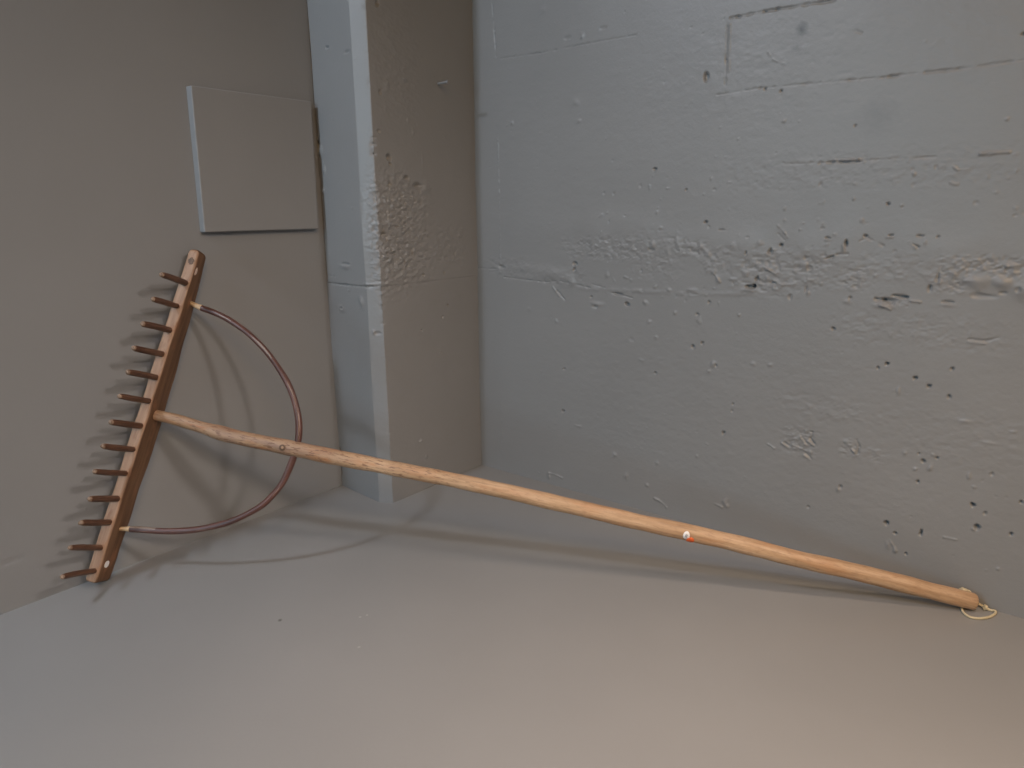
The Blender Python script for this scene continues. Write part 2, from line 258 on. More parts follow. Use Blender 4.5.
# ------------------------------------------------------------------ the room
B_DOTS=[(0.9175, 0.4892, 0.0036, 0.0039, -3), (1.0184, 0.4326, 0.0037, 0.0042, -5), (1.0041, 0.423, 0.0025, 0.0029, -3), (1.1224, 0.437, 0.003, 0.0036, -3), (1.067, 0.4125, 0.004, 0.0037, -4), (1.0909, 0.4009, 0.0034, 0.0041, -4), (1.1242, 0.3855, 0.003, 0.0037, -3), (1.0423, 0.3839, 0.0025, 0.0076, 1.8), (0.6281, 0.9773, 0.0056, 0.0114, -4), (0.7501, 0.9418, 0.0027, 0.0025, -2.5), (0.781, 0.9349, 0.0026, 0.0025, -2.5), (0.9191, 0.8615, 0.002, 0.0021, -2), (0.9881, 0.7237, 0.0029, 0.0026, -3), (0.522, 0.8033, 0.0048, 0.0033, -3), (0.5968, 0.7574, 0.0027, 0.0025, -2), (0.6434, 0.6911, 0.0029, 0.0027, -2.5), (1.1507, 0.98, 0.0026, 0.0029, -3), (0.3143, 0.9576, 0.011, 0.0065, 1), (0.7912, 0.8802, 0.003, 0.0029, 1.5), (1.1469, 0.8547, 0.0022, 0.0025, 1.5), (1.0236, 0.7741, 0.0025, 0.0027, 1.5), (0.1253, 0.929, 0.0054, 0.004, 1.5), (0.3232, 0.9178, 0.0055, 0.0044, 1.3), (0.3282, 1.0951, 0.0053, 0.0062, 1.2), (0.2199, 1.1681, 0.0114, 0.0084, 0.8), (0.3853, 1.1049, 0.0102, 0.004, -1), (0.2876, 1.0989, 0.011, 0.0042, -0.8), (0.5851, 0.493, 0.0038, 0.0036, 1.8), (0.7303, 0.5008, 0.0034, 0.0034, 1.8), (0.5218, 0.467, 0.0041, 0.0046, 1.6), (0.637, 0.4951, 0.0046, 0.0035, -2), (0.6425, 0.4802, 0.0046, 0.0066, 1.4), (0.6319, 0.4211, 0.0042, 0.0045, -3), (0.6523, 0.4323, 0.0037, 0.0035, -3), (0.2874, 0.3248, 0.0046, 0.0039, -2.5), (0.5422, 0.3495, 0.0038, 0.0036, -2.5), (0.2854, 0.2129, 0.0063, 0.0054, -4), (0.3322, 0.181, 0.0076, 0.0032, 1.5), (0.4426, 0.1264, 0.0071, 0.0052, 1.8), (0.4752, 0.0785, 0.0056, 0.0065, 2), (0.5333, 0.0691, 0.0053, 0.0051, 1.8), (0.5572, 0.1312, 0.0052, 0.0038, 1.2), (0.7283, 0.0766, 0.0046, 0.0072, 2.2), (0.7335, 0.0682, 0.0046, 0.0048, 2), (0.2417, 0.0227, 0.004, 0.0086, 2), (0.656, 0.1705, 0.0036, 0.0036, 1.2), (0.713, 0.2368, 0.0041, 0.0046, -3.5), (0.7308, 0.3064, 0.0031, 0.0031, -3), (0.7297, 0.2904, 0.0035, 0.0036, -1.5), (0.6803, 0.3888, 0.0057, 0.0056, 2), (0.6721, 0.372, 0.0046, 0.0036, 1.5), (0.6873, 0.3852, 0.0029, 0.0044, -2), (0.5049, 0.3756, 0.0078, 0.0036, 1), (0.541, 0.4341, 0.005, 0.0046, 1.2), (0.4795, 0.4205, 0.0079, 0.0048, -0.8), (0.8029, 0.4025, 0.0041, 0.0032, 1.6), (0.7675, 0.4001, 0.0042, 0.0032, 1.5), (0.2617, 0.4459, 0.0046, 0.0038, 1.5), (0.1761, 0.4697, 0.0065, 0.0052, 0.8), (1.0528, 0.1186, 0.0041, 0.0049, -6), (1.0687, 0.102, 0.0029, 0.0035, -4), (1.1117, 0.1149, 0.0024, 0.006, -5), (1.0595, 0.0736, 0.0051, 0.0083, 1.5), (1.0728, 0.0649, 0.0034, 0.0042, 2), (1.092, 0.0646, 0.0022, 0.0027, -3), (1.095, 0.2147, 0.0027, 0.0033, -4), (1.0982, 0.2574, 0.0035, 0.0035, -4), (1.0902, 0.2695, 0.0022, 0.0027, -3), (1.1109, 0.2465, 0.0032, 0.0058, 2), (1.1196, 0.2681, 0.0025, 0.003, -2.5), (1.0673, 0.2666, 0.0033, 0.0039, 1.8), (1.0872, 0.239, 0.0032, 0.0029, 1.5), (1.1127, 0.2724, 0.0031, 0.0029, 1.4), (1.1725, 0.2453, 0.0022, 0.0066, 1.8), (1.2056, 0.257, 0.0029, 0.0037, -1.5), (1.1854, 0.1923, 0.0037, 0.0042, -6), (1.205, 0.182, 0.0019, 0.0034, -2.5), (1.1967, 0.1521, 0.0044, 0.0057, -5), (1.1928, 0.147, 0.0037, 0.0029, 2), (1.2532, 0.2161, 0.0021, 0.0027, -3.5), (1.2473, 0.1534, 0.0024, 0.0032, -4), (1.1826, 0.2265, 0.0029, 0.0026, 1.4), (1.2378, 0.0816, 0.0022, 0.0019, 1.8), (1.2207, 0.0738, 0.0022, 0.0019, 1), (1.1537, 0.3457, 0.0104, 0.0037, 1.6), (1.225, 0.339, 0.0055, 0.0018, 1.4), (1.1953, 0.3129, 0.0129, 0.0027, 1), (0.9583, 0.166, 0.0041, 0.0053, 2), (0.9616, 0.1712, 0.0029, 0.0038, -2.5), (0.9049, 0.1123, 0.0029, 0.0033, -1.5), (0.7492, 0.5606, 0.0104, 0.0037, -5), (0.7573, 0.5631, 0.0049, 0.0045, -8), (0.7455, 0.5542, 0.0146, 0.0041, 2), (0.7624, 0.5777, 0.0041, 0.0051, -3), (0.8918, 0.6621, 0.0058, 0.0022, -2.2), (0.8922, 0.6584, 0.0054, 0.0019, 1.5), (0.999, 0.6692, 0.0042, 0.0023, -3), (0.9977, 0.6656, 0.0057, 0.0021, 1.6), (1.0452, 0.6681, 0.0056, 0.0021, -2.2), (1.073, 0.6668, 0.0021, 0.0024, -1.6), (0.9577, 0.6668, 0.0037, 0.0036, -3.2), (0.9247, 0.6534, 0.0028, 0.0074, -4.5), (0.9219, 0.646, 0.0023, 0.0092, 2.5), (0.805, 0.6471, 0.0033, 0.0033, -4), (0.7844, 0.6328, 0.005, 0.0059, -3.5), (0.7807, 0.6287, 0.004, 0.005, 1.8), (0.792, 0.6369, 0.0059, 0.002, 1.6), (0.7358, 0.6294, 0.0025, 0.0061, -2.5), (0.763, 0.6501, 0.0061, 0.0059, 1.3), (0.8549, 0.6233, 0.0056, 0.0048, -2), (0.8562, 0.6098, 0.0037, 0.0039, 2), (0.8623, 0.6043, 0.0056, 0.0048, -2), (0.8416, 0.6034, 0.0076, 0.0049, -1.4), (0.8681, 0.5813, 0.0075, 0.0029, 1.8), (0.8603, 0.5633, 0.0028, 0.0078, -1.6), (0.8648, 0.5557, 0.0028, 0.0039, 1.8), (0.8311, 0.5455, 0.0039, 0.006, -1.5), (0.9374, 0.5432, 0.007, 0.0047, 1.4), (0.942, 0.5512, 0.0021, 0.003, -2), (1.0069, 0.552, 0.0198, 0.0044, -2.2), (1.0015, 0.5405, 0.0149, 0.0048, 2.5), (1.034, 0.5594, 0.0096, 0.0029, -1.8), (1.0714, 0.5779, 0.0031, 0.007, -3), (1.0815, 0.5961, 0.003, 0.0105, -2), (1.0854, 0.5893, 0.003, 0.0105, 1.2), (1.1018, 0.5552, 0.009, 0.0026, -2.2), (1.1009, 0.5498, 0.009, 0.0035, 1.3), (1.1369, 0.5938, 0.0144, 0.0085, 4), (1.1767, 0.5926, 0.0152, 0.01, 4), (1.2068, 0.5828, 0.0134, 0.0148, 4), (1.1516, 0.5691, 0.0171, 0.0051, -1.6), (1.179, 0.576, 0.0083, 0.003, -1.5), (1.1988, 0.5823, 0.004, 0.0049, -1.5), (0.0872, 0.5739, 0.0102, 0.0052, -2.2), (0.0801, 0.5605, 0.0069, 0.0079, 1.6), (0.1474, 0.5739, 0.0327, 0.0102, 1.2), (0.2487, 0.5633, 0.0458, 0.0174, 3), (0.3088, 0.5467, 0.0088, 0.0098, 2), (0.317, 0.5907, 0.007, 0.0053, -3), (0.3142, 0.5785, 0.0041, 0.0048, -3), (0.3165, 0.6242, 0.0058, 0.0071, 1), (0.3816, 0.498, 0.014, 0.006, 2), (0.3762, 0.4903, 0.0085, 0.0048, -2), (0.3643, 0.5137, 0.0042, 0.0029, -2), (0.4633, 0.5041, 0.0063, 0.0056, -4.5), (0.4386, 0.5258, 0.0107, 0.0033, -2), (0.4075, 0.5686, 0.0041, 0.007, 1.2), (0.5243, 0.6408, 0.0074, 0.0088, 2.5), (0.5198, 0.6296, 0.0074, 0.0044, -1.5), (0.5422, 0.678, 0.0048, 0.0043, 1), (0.5399, 0.6736, 0.0048, 0.0043, -1), (0.5614, 0.6286, 0.0048, 0.0065, 1.2), (0.5816, 0.6527, 0.0035, 0.0107, 1.2), (0.6697, 0.5898, 0.004, 0.0063, 2), (0.6798, 0.5713, 0.0044, 0.0084, 1.6), (0.6201, 0.5464, 0.0139, 0.0035, 1.5), (0.6229, 0.5379, 0.0185, 0.0033, -1.2), (0.568, 0.5432, 0.0048, 0.0033, 1.8), (0.5334, 0.5478, 0.004, 0.0036, 1.6), (0.5097, 0.5121, 0.0051, 0.0046, 1.8), (0.6627, 0.5233, 0.0034, 0.0039, -2), (0.7052, 0.6448, 0.0064, 0.0061, 1.5), (0.6457, 0.6911, 0.0031, 0.0029, -2.5), (0.6817, 0.675, 0.0086, 0.002, -1.5), (0.6821, 0.6029, 0.0065, 0.0042, 1.2), (0.7122, 0.5751, 0.0107, 0.0033, 1.2), (0.6541, 0.627, 0.0067, 0.0063, 1.5), (0.6352, 0.6411, 0.0068, 0.0042, 1.3), (0.6124, 0.6427, 0.0115, 0.0063, 1)]
B_LINES=[(3, -1.2, [(0.0831, 1.0819), (0.2114, 1.0775), (0.3497, 1.0797)]), (3, -0.8, [(0.3497, 1.0797), (0.465, 1.0791)]), (3, -1, [(0.0667, 1.2155), (0.0716, 1.148), (0.0768, 1.0863)]), (2.5, 1.1, [(0.0795, 0.892), (0.0839, 0.579)]), (3, 0.7, [(0.0777, 0.2227), (0.0819, 0.0418)]), (3, 0.8, [(0.004, 0.211), (0.0028, 0.0244)]), (3, -3, [(0.6711, 1.0793), (0.7392, 1.0805), (0.8639, 1.0778)]), (2.5, -1.2, [(0.6655, 1.073), (0.6681, 1.004), (0.6702, 0.9427)]), (3, 1, [(0.6719, 1.0685), (0.6758, 0.981)]), (2.5, -1, [(0.6516, 0.9409), (0.7402, 0.9446), (0.9026, 0.9408), (0.9486, 0.9389)]), (3, -2.6, [(0.9486, 0.9389), (1.0208, 0.9401), (1.0688, 0.939)]), (2.5, -1.2, [(1.0688, 0.939), (1.1573, 0.9415)]), (3, -2.6, [(0.796, 0.8013), (0.891, 0.7996), (0.9372, 0.7992)]), (3, 2, [(0.8906, 0.804), (0.9301, 0.803), (0.9406, 0.7981)]), (2.5, -0.9, [(0.9436, 0.8014), (1.0523, 0.8011)]), (3, 1.8, [(1.117, 0.8025), (1.1565, 0.8035)]), (2, 1.1, [(0.7506, 1.0075), (0.7632, 0.9918), (0.7845, 0.9821)]), (2.5, 1.4, [(1.0808, 0.785), (1.0889, 0.7782), (1.1088, 0.779)]), (3, 1.5, [(1.0811, 0.7589), (1.0905, 0.7537)]), (3, -1, [(0.0029, 0.5677), (0.0803, 0.5684)]), (3, -1.6, [(0.097, 0.5482), (0.2271, 0.5422), (0.261, 0.5466)]), (3, -2.2, [(0.2642, 0.5219), (0.2886, 0.5011)]), (3, 1.5, [(0.2519, 0.5311), (0.2704, 0.5098)]), (3, -1.8, [(0.3665, 0.5451), (0.4029, 0.5377)]), (3, -1.5, [(0.4223, 0.5271), (0.4759, 0.519)]), (3, -1.5, [(0.2731, 0.5472), (0.361, 0.5352)]), (9, 0.6, [(0.3178, 0.5326), (0.4959, 0.5364), (0.6183, 0.5376), (0.7293, 0.5448), (0.8106, 0.5562)]), (4, -4, [(0.7603, 0.5776), (0.7773, 0.5704), (0.7993, 0.5716)]), (3, 1.8, [(0.763, 0.5696), (0.7779, 0.5623)]), (4, 2, [(0.797, 0.5755), (0.8135, 0.5684), (0.8385, 0.5718)]), (4, 1.6, [(0.7823, 0.5585), (0.8112, 0.5482)]), (4, 1.8, [(0.7769, 0.6006), (0.7999, 0.5897)]), (3, 1.5, [(0.6653, 0.5896), (0.6844, 0.5673)]), (3, -3.5, [(0.8902, 0.6226), (0.904, 0.6287)]), (3, -2.6, [(0.9109, 0.6317), (0.9284, 0.6332)]), (3, -2, [(0.9485, 0.6576), (0.9615, 0.6633), (0.9756, 0.6563), (0.988, 0.6494)]), (3, -3, [(1.0359, 0.654), (1.0443, 0.6489)]), (3, 1.6, [(1.0292, 0.6574), (1.0414, 0.6471)]), (3, 1.3, [(0.7961, 0.6838), (0.8108, 0.6705), (0.8174, 0.6609)]), (3, -1, [(0.7973, 0.6683), (0.81, 0.6569)]), (5, -4, [(0.9869, 0.5515), (1.0003, 0.5515), (1.0141, 0.547)]), (4, -3, [(1.0143, 0.5599), (1.0356, 0.5595)]), (4, 2.5, [(0.9911, 0.5434), (1.0121, 0.5357)]), (3, 1.5, [(1.0444, 0.5528), (1.0588, 0.5521)]), (3, -1.8, [(1.1395, 0.4931), (1.1645, 0.4922), (1.1822, 0.4994)]), (3, 1.5, [(1.1402, 0.4878), (1.1652, 0.487)]), (3, 2, [(0.8757, 0.2601), (0.891, 0.2437)]), (3, -2.5, [(0.8772, 0.2647), (0.8885, 0.2497)]), (3, 2, [(0.892, 0.2547), (0.9045, 0.2465)]), (3, -2.5, [(0.8953, 0.2618), (0.9041, 0.2507)]), (3, 2, [(0.8409, 0.2399), (0.8561, 0.2298)]), (3, -2, [(0.847, 0.2411), (0.8577, 0.2345)]), (4, 1.8, [(0.8633, 0.2401), (0.9001, 0.2304)]), (3, 2, [(0.8869, 0.2232), (0.8995, 0.2151)]), (3, -2.4, [(0.8904, 0.2284), (0.9013, 0.2177)]), (3, -2, [(0.8765, 0.2732), (0.898, 0.2752), (0.8989, 0.2647)]), (3, 1.5, [(0.8601, 0.2547), (0.8784, 0.2519)]), (3, -2.4, [(0.9826, 0.2752), (0.9876, 0.2618), (0.9855, 0.2468)]), (3, 2, [(0.9755, 0.2551), (0.9857, 0.2448)]), (3, 1.4, [(0.8123, 0.2317), (0.8255, 0.2255)]), (3, 1.6, [(1.0618, 0.085), (1.0745, 0.0654)]), (3, 1.4, [(1.1491, 0.1179), (1.1699, 0.1181)]), (3, -2, [(0.9009, 1.0233), (0.9146, 1.0164)]), (4, 2.2, [(0.2416, 0.0313), (0.2646, 0.031), (0.2841, 0.0271)]), (5, 2.4, [(0.5533, 0.0404), (0.5722, 0.035), (0.5857, 0.0257)]), (3, 1.2, [(0.1981, 0.0326), (0.2082, 0.0234)]), (4, 1.4, [(0.7055, 0.0656), (0.7222, 0.0627)])]
B_ROUGH=[(0.4004, 0.6311, 0.1085, 0.0277, 1.3, 4), (0.5302, 0.6189, 0.0615, 0.055, 0.8, 5), (0.6127, 0.6364, 0.0367, 0.017, 1.4, 4), (0.6705, 0.6129, 0.0396, 0.0292, 1, 5), (0.7776, 0.5926, 0.0604, 0.0441, 1.8, 6), (0.8734, 0.6047, 0.0517, 0.0383, 1.1, 5), (0.9469, 0.5892, 0.0277, 0.0223, 1.6, 4), (1.0201, 0.611, 0.0724, 0.025, 0.8, 6), (1.1, 0.5936, 0.0268, 0.0207, 2.6, 4), (1.1474, 0.6231, 0.0636, 0.0134, 2.0, 4), (1.1834, 0.6146, 0.0273, 0.0131, 2, 4), (0.8762, 0.2537, 0.0353, 0.0299, 1.5, 4), (0.9715, 0.2584, 0.018, 0.0204, 1.4, 4), (1.0172, 0.2516, 0.0241, 0.0161, 0.7, 4), (1.0102, 0.5522, 0.0263, 0.011, 1.5, 4), (0.273, 0.5571, 0.0842, 0.0246, 0.8, 7), (1.0488, 0.5001, 0.1438, 0.0329, 0.5, 5), (0.6014, 0.8382, 0.74, 0.2402, 0.12, 9), (0.7703, 0.2773, 0.5558, 0.1992, 0.22, 7), (0.865, 0.9788, 0.3472, 0.102, 0.2, 8), (1.1506, 0.3094, 0.1049, 0.0556, 0.4, 5), (0.9276, 0.327, 0.1109, 0.0286, 0.5, 5), (0.9354, 0.7844, 0.253, 0.0351, 0.4, 5), (0.1142, 0.5725, 0.0803, 0.0259, 0.7, 5)]
F_DOTS=[(0.3008, 0.8403, 0.0061, 0.0088, -5), (0.2988, 0.825, 0.0043, 0.0044, -3), (0.2509, 0.7954, 0.0077, 0.0055, -3.5), (0.2129, 0.7779, 0.0167, 0.0081, -4), (0.1896, 0.7737, 0.017, 0.0118, 1.8), (0.3312, 0.6685, 0.0091, 0.0041, -4), (0.3087, 0.6378, 0.0062, 0.0035, -2), (0.3129, 1.158, 0.0051, 0.006, -5), (0.305, 0.7806, 0.0061, 0.0045, -1.8), (0.2083, 0.5647, 0.0052, 0.0037, -2), (0.1333, 0.5641, 0.0055, 0.0038, -1.5), (0.2457, 0.5651, 0.0067, 0.0029, 1.5), (0.2432, 1.0137, 0.0047, 0.0032, 1.5), (0.3266, 0.8947, 0.0044, 0.0032, -2), (0.2959, 0.9945, 0.009, 0.0126, 1.4), (0.3177, 0.9774, 0.0044, 0.0063, -3), (0.2219, 0.9003, 0.0032, 0.0067, 1.4), (0.2364, 0.9235, 0.0032, 0.0044, 1.2), (0.1224, 0.4803, 0.0038, 0.0026, -2), (0.1425, 0.4512, 0.0037, 0.0039, -1.5), (0.2196, 0.4277, 0.0035, 0.0025, -2), (0.1545, 0.3604, 0.0037, 0.0027, -1.6), (0.2399, 0.138, 0.005, 0.0038, 2), (0.2208, 0.0883, 0.0044, 0.0033, 1.5), (0.268, 0.5789, 0.0033, 0.0024, 1.3), (0.2198, 0.6602, 0.005, 0.0048, 1.5), (0.26, 0.6521, 0.0097, 0.0024, -1.6), (0.2352, 0.6273, 0.004, 0.0096, 1.8), (0.2421, 0.6228, 0.004, 0.0072, -1.6), (0.2952, 0.7449, 0.0093, 0.0203, 1), (0.2346, 0.7452, 0.0033, 0.0162, 1.2)]
F_LINES=[(2.5, 0.9, [(0.1947, 0.8615), (0.195, 0.7969)]), (2.5, 0.8, [(0.2859, 0.8344), (0.2882, 0.8011)]), (3, 1.4, [(0.3426, 0.6779), (0.3208, 0.6864)]), (2.5, 1, [(0.3419, 0.6869), (0.28, 0.69)])]
F_ROUGH=[(0.2685, 0.6712, 0.09, 0.1165, 1.3, 4), (0.3006, 0.6652, 0.0562, 0.138, 1.4, 4), (0.2666, 1.0297, 0.0671, 0.127, 0.5, 5), (0.1041, 0.6335, 0.0598, 0.0506, 0.9, 5), (0.226, 0.3773, 0.1742, 0.3585, 0.12, 8)]
P_DOTS=[(-0.1273, 1.0807, 0.0054, 0.0031, -2.5), (-0.1976, 0.8758, 0.0078, 0.0136, -2.5), (-0.1836, 0.8635, 0.0077, 0.0113, 2), (-0.1737, 0.8172, 0.0058, 0.0092, 1.8), (-0.1871, 0.7712, 0.0059, 0.007, 1.5), (-0.1108, 0.5915, 0.019, 0.0072, 1.8), (-0.1065, 0.5964, 0.0152, 0.0036, -2.5), (-0.1054, 0.5336, 0.0038, 0.0025, 1), (-0.1412, 0.4867, 0.0118, 0.0063, 1.4), (-0.1412, 0.4867, 0.0059, 0.0038, -1.8), (-0.0551, 0.5127, 0.0074, 0.0121, 2), (-0.0109, 0.4367, 0.0072, 0.0049, -2), (-0.018, 0.4384, 0.0047, 0.0049, 2), (-0.0517, 1.0602, 0.0102, 0.004, -1.5)]
P_LINES=[(3, -1.2, [(-0.2121, 0.5661), (-0.1601, 0.5649)]), (3, 1, [(-0.0653, 0.5217), (-0.0523, 0.5033)])]

WL = -0.20011           # plane of the left wall (x), the right wall is y = 0
PA = -0.34461           # front edge of the pier (y)

# right-hand board-formed concrete wall
R = Relief(fine_axis(-0.01, 1.40, 0.0017, (1.6, 2.0, 2.6, 3.4)), fine_axis(-0.004, 1.28, 0.0017, (1.45, 1.7, 2.1, 2.5)))
for i, (u, v, ru, rv, h, g) in enumerate(B_ROUGH): R.rough(u, v, ru, rv, h*0.0014, g*0.0013, 40 + i*3)
for (u, v, ru, rv, h) in B_DOTS: R.dot(u, v, max(ru*(0.8 if h < 0 else 0.9), 0.0019), max(rv*(0.8 if h < 0 else 0.9), 0.0019), h*(0.0022 if h < -1.4 else 0.0013))
for (w, h, pts) in B_LINES: R.line(w*0.0009, h*0.0016, pts)
R.speckle(150, 0.05, 1.38, 0.03, 1.25, 0.0009, 3, 0.0012, 0.0022)
R.speckle(130, 0.35, 1.38, 0.52, 0.80, 0.0016, 4, 0.0014, 0.0036)
R.H += 0.0012*vnoise(R.U, R.V, 0.30, 21) + 0.00025*vnoise(R.U, R.V, 0.07, 22) + 0.00007*vnoise(R.U, R.V*5, 0.06, 23)
bulge = np.exp(-((R.V - 0.655 + 0.03*(R.U-0.6))/0.045)**2)*np.clip((R.U-0.05)/0.3, 0, 1)
R.H += 0.0022*bulge*(1 + vnoise(R.U, R.V, 0.06, 24))
P = np.stack([R.U, -R.H, R.V], -1)
struct(link('wall_right', grid_mesh('wall_right', P), M_WALL_R), 'grey painted concrete wall with board marks and a rough pitted band', 'wall')

# left wall, smooth
Lf = Relief(fine_axis(-1.25, PA, 0.005, (-3.0, -2.2, -1.7, -1.4)), fine_axis(-0.004, 1.2, 0.005, (1.4, 1.7, 2.1, 2.5)))
Lf.H += 0.0007*vnoise(Lf.U, Lf.V, 0.35, 31) + 0.0002*vnoise(Lf.U, Lf.V, 0.08, 32)
Lf.line(0.006, -0.0012, [(-1.20, 0.094), (-1.1165, 0.0956), (-1.085, 0.0965)])
Lf.line(0.005, -0.0009, [(-0.486, 0.0869), (-0.379, 0.0792)])
Lf.line(0.006, 0.001, [(-0.84, 0.006), (-0.70, 0.006)])
P = np.stack([WL + Lf.H, Lf.U, Lf.V], -1)
struct(link('wall_left', grid_mesh('wall_left', P), M_WALL_L), 'smooth grey painted wall behind the rake head', 'wall')

# pier in the corner: narrow front face, chamfer and a long side face, one continuous skin
FY = PA - 0.016; CX = -0.032
def prof(n, a, b): return [(a[0] + (b[0]-a[0])*k/n, a[1] + (b[1]-a[1])*k/n) for k in range(n)]
path = prof(112, (WL-0.004, PA-0.001), (CX, FY)) + prof(28, (CX, FY), (0.0, PA+0.002)) + prof(200, (0.0, PA+0.002), (0.0, 0.003)) + [(0.0, 0.003)]
path = np.array(path); seg = np.hypot(*np.diff(path, axis=0).T); arc = np.concatenate([[0], np.cumsum(seg)])
nz = fine_axis(-0.004, 1.24, 0.0019, (1.4, 1.7, 2.1, 2.5))
K = Relief(arc, nz)
a_ch, a_f2 = arc[112], arc[140]
nrm = np.zeros_like(path); nrm[:112] = (0, -1); c = np.array((0.018, -0.037)); nrm[112:140] = c/np.linalg.norm(c); nrm[140:] = (1, 0)
for (u, v, ru, rv, h) in P_DOTS: K.dot(u - WL + 0.004, v, max(ru*.9, .0022), max(rv*.9, .0022), h*0.0020)
for (w, h, pts) in P_LINES: K.line(w*0.001, h*0.001, [(u - WL + 0.004, v) for u, v in pts])
tof2 = lambda u: a_f2 + (-PA - u)
for i, (u, v, ru, rv, h, g) in enumerate(F_ROUGH): K.rough(tof2(u), v, ru, rv, h*0.0024, g*0.0013, 140 + i*3)
for (u, v, ru, rv, h) in F_DOTS: K.dot(tof2(u), v, max(ru*.85, .0022), max(rv*.85, .0022), h*0.0020)
for (w, h, pts) in F_LINES: K.line(w*0.0012, h*0.001, [(tof2(u), v) for u, v in pts])
zs = 0.548
K.line(0.0035, -0.0040, [(0.0, zs-0.003), (0.06, zs-0.0025), (a_ch, zs-0.001), (a_ch+0.03, zs+0.001), (a_f2, zs+0.004)])
K.line(0.003, 0.0018, [(a_ch-0.01, zs+0.006), (a_ch+0.02, zs+0.005), (a_f2-0.004, zs+0.009)])
up = (K.V > zs)*1.0
K.H += up*0.0012                                            # the lift above the joint stands a hair prouder
edge = np.exp(-((K.U-a_f2)/0.006)**2); edge2 = np.exp(-((K.U-a_ch)/0.004)**2)
chip = np.clip(vnoise(K.U*0.2, K.V, 0.007, 51) + 0.5*vnoise(K.U*0.2, K.V, 0.018, 52), 0, 2)
zone = np.exp(-((K.V-0.70)/0.20)**2) + 0.25
K.H -= edge*chip*0.0042*zone
K.H -= edge2*np.clip(vnoise(K.U*0.2, K.V, 0.05, 53), 0, 1)*0.0015
K.H += 0.0010*vnoise(K.U, K.V, 0.14, 54) + 0.0003*vnoise(K.U, K.V, 0.03, 55)
K.speckle(70, 0.01, arc[-1]-0.01, 0.05, 1.2, 0.0009, 6)
gap = np.exp(-((K.U-0.004)/0.003)**2)*((K.V > zs) | ((K.V > 0.03) & (K.V < 0.11)))
K.H -= gap*0.006
pos = path[:, None, :] + nrm[:, None, :]*K.H[..., None]
lower = np.clip((zs - K.V)/zs, 0, 1)*(K.U < a_ch*0.3)*0.0
P = np.stack([pos[..., 0], pos[..., 1], K.V], -1)
struct(link('wall_pier', grid_mesh('wall_pier', P), M_WALL_R), 'chamfered grey concrete pier between the smooth wall and the rough wall', 'pier')

# floor
xs = np.concatenate([np.linspace(-0.21, 1.45, 84), [1.8, 2.4, 3.4, 4.4]]); ys = np.concatenate([[-4.4, -3.4, -2.6, -2.0], np.linspace(-1.5, 0.008, 76)])
Fl = Relief(xs, ys); Fl.H += 0.0006*vnoise(Fl.U, Fl.V, 0.3, 61)*np.clip(-Fl.V/0.1, 0, 1)*0.6
P = np.stack([Fl.U, Fl.V, Fl.H - 0.0004], -1)
struct(link('floor', grid_mesh('floor', P), M_FLOOR), 'smooth grey painted floor', 'floor')

# ------------------------------------------------------------------ hatch panel on the left wall
def box_bm(x0, x1, y0, y1, z0, z1, bev, segs=3):
    bm = bmesh.new(); bmesh.ops.create_cube(bm, size=1.0)
    bmesh.ops.scale(bm, vec=(x1-x0, y1-y0, z1-z0), verts=bm.verts)
    bmesh.ops.translate(bm, vec=((x0+x1)/2, (y0+y1)/2, (z0+z1)/2), verts=bm.verts)
    bmesh.ops.bevel(bm, geom=bm.edges[:], offset=bev, segments=segs, profile=0.5, affect='EDGES')
    return bm
bm = box_bm(WL-0.004, WL+0.019, -0.6560, -0.3670, 0.6800, 0.9700, 0.0022)
for v in bm.verts:
    v.co.y -= 0.006*(1 - (v.co.z-0.68)/0.29)          # hung a touch out of square
    if v.co.x > WL + 0.01: v.co.x += 0.0006*math.sin(v.co.z*9)
me = bpy.data.meshes.new('cover_panel'); bm.to_mesh(me); bm.free()
pan = link('cover_panel', me, M_WALL_L, smooth=False)
pan['label'] = 'square grey cover panel fixed flat on the smooth wall beside the pier'; pan['category'] = 'panel'

# ------------------------------------------------------------------ tubes
def catmull(pts, n):
    pts = [Vector(p) for p in pts]; out = []
    for i in range(len(pts)-1):
        p0 = pts[i-1] if i else pts[0]*2 - pts[1]
        p1, p2 = pts[i], pts[i+1]
        p3 = pts[i+2] if i+2 < len(pts) else pts[-1]*2 - pts[-2]
        for k in range(n):
            t = k/n
            out.append(0.5*((2*p1) + (p2-p0)*t + (2*p0-5*p1+4*p2-p3)*t*t + (3*p1-p0-3*p2+p3)*t**3))
    out.append(pts[-1]); return out
def frames(pts):
    tan = [(pts[min(i+1, len(pts)-1)] - pts[max(i-1, 0)]).normalized() for i in range(len(pts))]
    n = tan[0].orthogonal().normalized(); fr = []
    ref = Vector((0, 0, 1))
    n = (ref - tan[0]*ref.dot(tan[0])).normalized()
    for t in tan:
        n = (n - t*n.dot(t)).normalized(); fr.append((t, n, t.cross(n)))
    return fr
